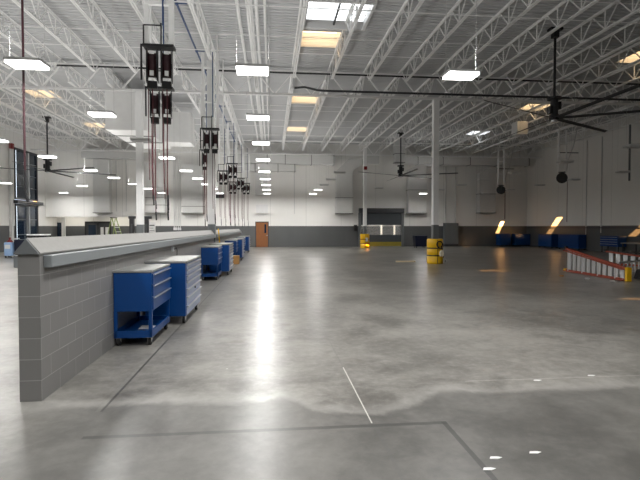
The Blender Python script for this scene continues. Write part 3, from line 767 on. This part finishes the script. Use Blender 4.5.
for x in (-.35,.35):
    for y in (-.25,.25): caster(x, y, .12, t)

# ------------------------------------------------------------------ yellow column guards
def barrel(x, y, lab, r=.37, h=1.15, red=False):
    t = thing('column_guard', lab, 'column guard', (x,y,0), 0, 'yellow barrels round columns')
    n = 28; prof = [(.0,r*.99),(.06,r),(.34,r),(.36,r-.02),(.40,r-.02),(.42,r),(.68,r),(.70,r-.02),(.74,r-.02),(.76,r),(h-.04,r),(h,r-.03)]
    vs = []; fs = []
    for z, rr in prof + [(h,.22),(.0,.22)]:
        for i in range(n):
            a = 2*math.pi*i/n; vs.append((rr*math.cos(a), rr*math.sin(a), z))
    m_ = len(prof)+2
    for k in range(m_):
        for i in range(n):
            kk = (k+1) % m_
            fs.append((k*n+i, k*n+(i+1)%n, kk*n+(i+1)%n, kk*n+i))
    MB().add(vs, fs).build('shell', M['yellow'], t, smooth=True)
    for z in (.38,.72): MB().ring((0,0,z),'z',r+.004,r-.03,.05,28).build('strap', M['red'] if red else M['black'], t)
    MB().box(-.012,.012,-r-.004,-r+.01,.02,h-.04).build('seam', M['dark'], t)
    return t
barrel(7.6, 21.7, 'nearer yellow barrel guard with black straps around the tall column')
barrel(7.62, 38.62, 'far yellow barrel guard with red straps beside the fast door', red=True)
t = thing('hose_coil', 'black hose loop hung on the front of the nearer yellow barrel', 'hose', (7.68,21.29,.9))
pts = [(.13*math.cos(R(a)), -.0-.002*a/60, .14*math.sin(R(a))) for a in range(-60, 270, 20)]
MB().path(pts, .03, 8).build('loop', M['rubber'], t); MB().path([(.08,0,-.12),(.13,-.02,-.3),(.15,-.03,-.5),(.3,.0,-.8)], .018, 6).build('tail', M['rubber'], t)
t = thing('work_gloves', 'pale cream tag bag hung on the front of the nearer yellow barrel', 'bag', (7.74,21.2,.36))
MB().prism([(-.09,0),(.08,0),(.11,.12),(.07,.27),(-.06,.27),(-.11,.15)],'y',-.05,.02).build('bag', M['cream'], t, bevel=.02)
t['label'] = 'pale cream bag hung on the front of the nearer yellow barrel'; t.name = 'hanging_bag'
tag(MB().box(-.11,.11,-.02,0,0,.3).build('warning_tag', M['white']), 'white and red tag on the far yellow barrel', 'tag').location = (7.7,38.27,.55)
tag(MB().box(6.0,6.95,22.6,22.72,0,.07).build('lumber_offcut', M['cream']), 'pale timber offcut on the floor left of the nearer yellow barrel', 'timber')

# ------------------------------------------------------------------ ladders on the floor
def step_ladder_side(loc, rz, L, lab, top_w=.42, bot_w=.9, n=11, rear=True, group='orange step ladders'):
    """step ladder lying on one side: length along local +y (feet at 0), height along z"""
    t = thing('step_ladder', lab, 'ladder', loc, rz, group)
    th = .085
    MB().bar((0,0,.04),(0,L,.04),th,.075).build('lower_rail', M['orange'], t)
    MB().bar((0,0,bot_w-.04),(0,L,top_w-.04),th,.08).build('upper_rail', M['orange'], t)
    for k in range(n):
        y = .28+(L-.55)*k/(n-1); z1 = bot_w+(top_w-bot_w)*y/L
        MB().bar((0,y,.06),(0,y,z1-.02),.03,.2).build('tread', M['alu'], t)
    MB().box(-.07,.1,L-.02,L+.08,.0,top_w+.02).build('top_cap', M['yellow'], t, bevel=.02)
    MB().box(-.05,.05,-.08,.05,0,.1).build('foot', M['yellow'], t); MB().box(-.05,.05,-.06,.05,bot_w-.05,bot_w+.05).build('foot', M['black'], t)
    if rear:
        MB().bar((.17,.15,.03),(.11,L-.1,.03),.06,.03).build('rear_rail', M['orange'], t)
        MB().bar((.17,.15,bot_w-.1),(.11,L-.1,top_w-.06),.06,.03).build('rear_rail', M['orange'], t)
        for k in range(4):
            f = .12+.25*k; y = L*f; x = .17-.06*f
            MB().bar((x,y,.03),(x,y,bot_w-.1+(top_w-bot_w)*f),.02,.04).build('rear_brace', M['alu'], t)
    return t
a = math.atan2(-(10.97-11.26), -(17.39-13.67)) 
dirv = Vector((10.97-11.26, 13.67-17.39)); rz = math.atan2(dirv.y, dirv.x) - math.pi/2
step_ladder_side((11.3,17.4,0), rz, 3.6, 'orange step ladder lying on its side with grey treads and yellow cap')
t = step_ladder_side((15.3,20.6,0), rz+.35, 2.6, 'second orange step ladder lying behind the silver ladder at right', .4, .62, 7, False)
# silver extension ladder lying on edge
t = thing('extension_ladder', 'silver aluminium ladder lying on its edge at the right photo edge', 'ladder', (12.3,15.6,0), R(-60))
MB().bar((0,-.5,.05),(0,3.6,.05),.07,.06).build('rail', M['alu'], t); MB().bar((0,-.5,.46),(0,3.6,.46),.07,.06).build('rail', M['alu'], t)
for k in range(13): MB().bar((0,-.35+.31*k,.06),(0,-.35+.31*k,.46),.035,.045).build('rung', M['alu'], t)
t = thing('floor_machine', 'low dark machine on the floor beside the ladder cap at right', 'machine', (11.75,13.9,0))
MB().prism([(-.3,.05),(.35,.05),(.35,.3),(.1,.4),(-.2,.34)],'y',-.25,.25).build('body', M['black'], t, bevel=.03)
for y in (-.28,.28): MB().ring((.2,y,.09),'y',.09,.02,.05,14).build('wheel', M['rubber'], t)
for k, (x, y, c, l) in enumerate(((10.55,13.9,'white','white scrap on the floor in front of the ladder, nearest its cap'),(10.2,14.6,'white','white scrap on the floor in front of the ladder middle'),(9.9,15.5,'tan','tan scrap on the floor in front of the ladder middle'),(10.85,12.9,'black','black scrap on the floor nearest the camera by the ladder'))):
    mb = MB().prism([(-.09,-.04),(.06,-.05),(.1,.03),(-.03,.06)],'z',0,.035)
    o = tag(mb.build('floor_scrap', M[c]), l, 'scrap', 'scraps by the ladder'); o.location = (x,y,.0)
for k, (x, y, l) in enumerate(((1.62,3.3,'white paint fleck beside the diagonal floor stripe, nearer'),(1.5,3.15,'white paint fleck on the diagonal floor stripe, lower'),(1.95,3.35,'white paint fleck right of the floor stripe'),(2.9,4.95,'white paint smear on the right of the floor'),(3.6,5.05,'white paint smear at the far right of the floor'))):
    mb = MB().prism([(-.05,-.012),(.01,-.02),(.05,.0),(.02,.015),(-.03,.018)],'z',0,.003)
    o = tag(mb.build('paint_fleck', M['white']), l, 'paint fleck', 'paint flecks'); o.location = (x,y,0)

# ------------------------------------------------------------------ left bay odds and ends
t = thing('fluid_tank', 'pale blue tank with red cap on the floor at the far left', 'tank', (-14.45,28.3,0))
MB().box(-.21,.21,-.25,.25,.1,.86).build('tank', M['ltblue'], t, bevel=.06)
MB().tube((0,0,.86),(0,0,.98),.17,16,.1).tube((0,0,.98),(0,0,1.12),.05,10).build('cap', M['red'], t)
for x in (-.14,.14):
    for y in (-.17,.17): caster(x, y, .1, t)
MB().box(-.14,.14,-.265,-.25,.5,.72).build('label_plate', M['white'], t)
t = thing('waste_cart', 'navy cart beside the pale blue tank at the far left', 'cart', (-13.75,28.6,0))
MB().prism([(-.42,.14),(.42,.14),(.52,1.0),(-.46,1.0)],'y',-.4,.4).build('tub', M['navy'], t, bevel=.03)
MB().tube((-.5,-.3,1.05),(-.5,.3,1.05),.025,8).build('handle', M['alu'], t)
for x in (-.3,.3):
    for y in (-.3,.3): caster(x, y, .14, t)
t = thing('service_trolley', 'white-topped black trolley beyond the near end of the half wall', 'trolley', (-11.6,25.4,0))
MB().box(-.45,.45,-.3,.3,1.28,1.34).build('top', M['white'], t, bevel=.01)
for x in (-.3,.0,.3): MB().box(x-.1,x+.1,-.28,.28,1.08,1.28).build('bin', M['black'], t)
MB().box(-.48,.48,-.28,.28,1.04,1.08).build('shelf', M['black'], t)
for x in (-.45,.45):
    for y in (-.25,.25): MB().box(x-.025,x+.025,y-.025,y+.025,.12,1.28).build('leg', M['black'], t); caster(x, y, .12, t)
t = thing('step_ladder', 'green step ladder standing open beyond the half wall', 'ladder', (-9.9,32.5,0), R(65))
for s in (-.28,.28):
    MB().bar((s,-.45,0),(s*.65,.35,2.3),.06,.04).build('front_rail', M['green'], t); MB().bar((s,.9,0),(s*.65,.42,2.25),.05,.03).build('rear_rail', M['green'], t)
for k in range(7):
    f = .1+.125*k; MB().box(-.27+.09*f,.27-.09*f,-.45+.8*f-.05,-.45+.8*f+.05,2.3*f,2.3*f+.03).build('tread', M['alu'], t)
MB().box(-.22,.22,.28,.48,2.28,2.34).build('top_cap', M['black'], t)
for k, x in enumerate((-8.35,-7.5)):
    t = thing('lift_post', f'black lift post with a short top arm behind the half wall, {"left" if k == 0 else "right"} one', 'lift post', (x,30,0), 0, 'black lift posts')
    MB().box(-.2,.2,-.2,.2,0,.03).build('base_plate', M['black'], t)
    MB().box(-.13,.13,-.13,.13,.03,2.2).build('post', M['black'], t, bevel=.02)
    MB().box(-.18,.3 if k else .2,-.12,.12,2.2,2.36).build('top_arm', M['black'], t, bevel=.02)
    MB().box(-.05,.05,-.16,-.13,.8,1.9).build('slide', M['dark'], t)
t = thing('notice_board', 'white notice sheet right of the black lift posts', 'notice', (-9.86,41.25,1.2))
MB().box(-.27,.27,-.03,.03,0,.92).build('board', M['white'], t)
MB().box(-.2,.2,-.04,-.03,.2,.24).box(-.2,.1,-.04,-.03,.4,.44).box(-.2,.2,-.04,-.03,.6,.7).build('print', M['grey'], t)
t = thing('mop_handle', 'yellow broom leaning on the half wall beside the fourth cart', 'broom', (-1.99,19.75,0))
MB().tube((0,0,.1),(-.16,.25,1.62),.022,8).build('handle', M['yellow'], t); MB().tube((.02,.15,.1),(-.14,.1,1.55),.018,8).build('second_handle', M['yellow'], t)
MB().box(-.08,.08,-.1,.25,0,.1).build('brush', M['tan'], t)
t.name = 'push_broom'
t = thing('floor_block', 'tan block on the floor beside the fifth cart', 'block', (-1.62,22.4,0))
MB().box(-.16,.16,-.25,.25,0,.38).build('block', M['tan'], t, bevel=.02)
MB().box(-.17,.17,-.04,.04,.378,.385).build('tape', M['cream'], t)
tag(MB().box(-1.98,-1.78,7.4,7.62,0,.01).build('paper_sheet', M['white']), 'white sheet lying in the lower tray of the nearest cart', 'paper').location = (0,0,.151)
t = thing('wall_outlet', 'small outlet with plugged cord above the nearest roller cabinet', 'outlet', (-2.19,11.0,1.14))
MB().box(-.01,.03,-.05,.05,0,.11).build('plate', M['alu'], t)
MB().path([(.03,0,.05),(.08,.02,.08),(.09,.05,.02),(.07,.1,-.2)], .008, 6).build('cord', M['black'], t)

# ------------------------------------------------------------------ light and camera
sun = bpy.data.lights.new('sun', 'SUN'); sun.energy = 22; sun.color = (1,.5,.17); sun.angle = R(.06)
so = bpy.data.objects.new('sun', sun); COL.objects.link(so); so.rotation_euler = S.to_track_quat('-Z', 'Y').to_euler(); so.location = (0,-20,12)
w = bpy.data.worlds.new('world'); scene.world = w; w.use_nodes = True
bg = w.node_tree.nodes['Background']; bg.inputs[0].default_value = (.6,.75,1,1); bg.inputs[1].default_value = .8

cam = bpy.data.cameras.new('camera'); co = bpy.data.objects.new('camera', cam); COL.objects.link(co); scene.camera = co
cam.sensor_width = 36; cam.lens = 27; cam.clip_end = 200
yaw = math.atan(49/480); pit = -math.atan(12.5/480)
co.location = (0,0,1.674); co.rotation_euler = (math.pi/2+pit, 0, -yaw)

vs = scene.view_settings; vs.view_transform = 'Standard'; vs.look = 'None'; vs.gamma = 1; vs.use_curve_mapping = False
vs.exposure = 1.38
scene.cycles.sample_clamp_indirect = 4; scene.cycles.diffuse_bounces = 5; scene.cycles.max_bounces = 8
scene.cycles.use_denoising = True
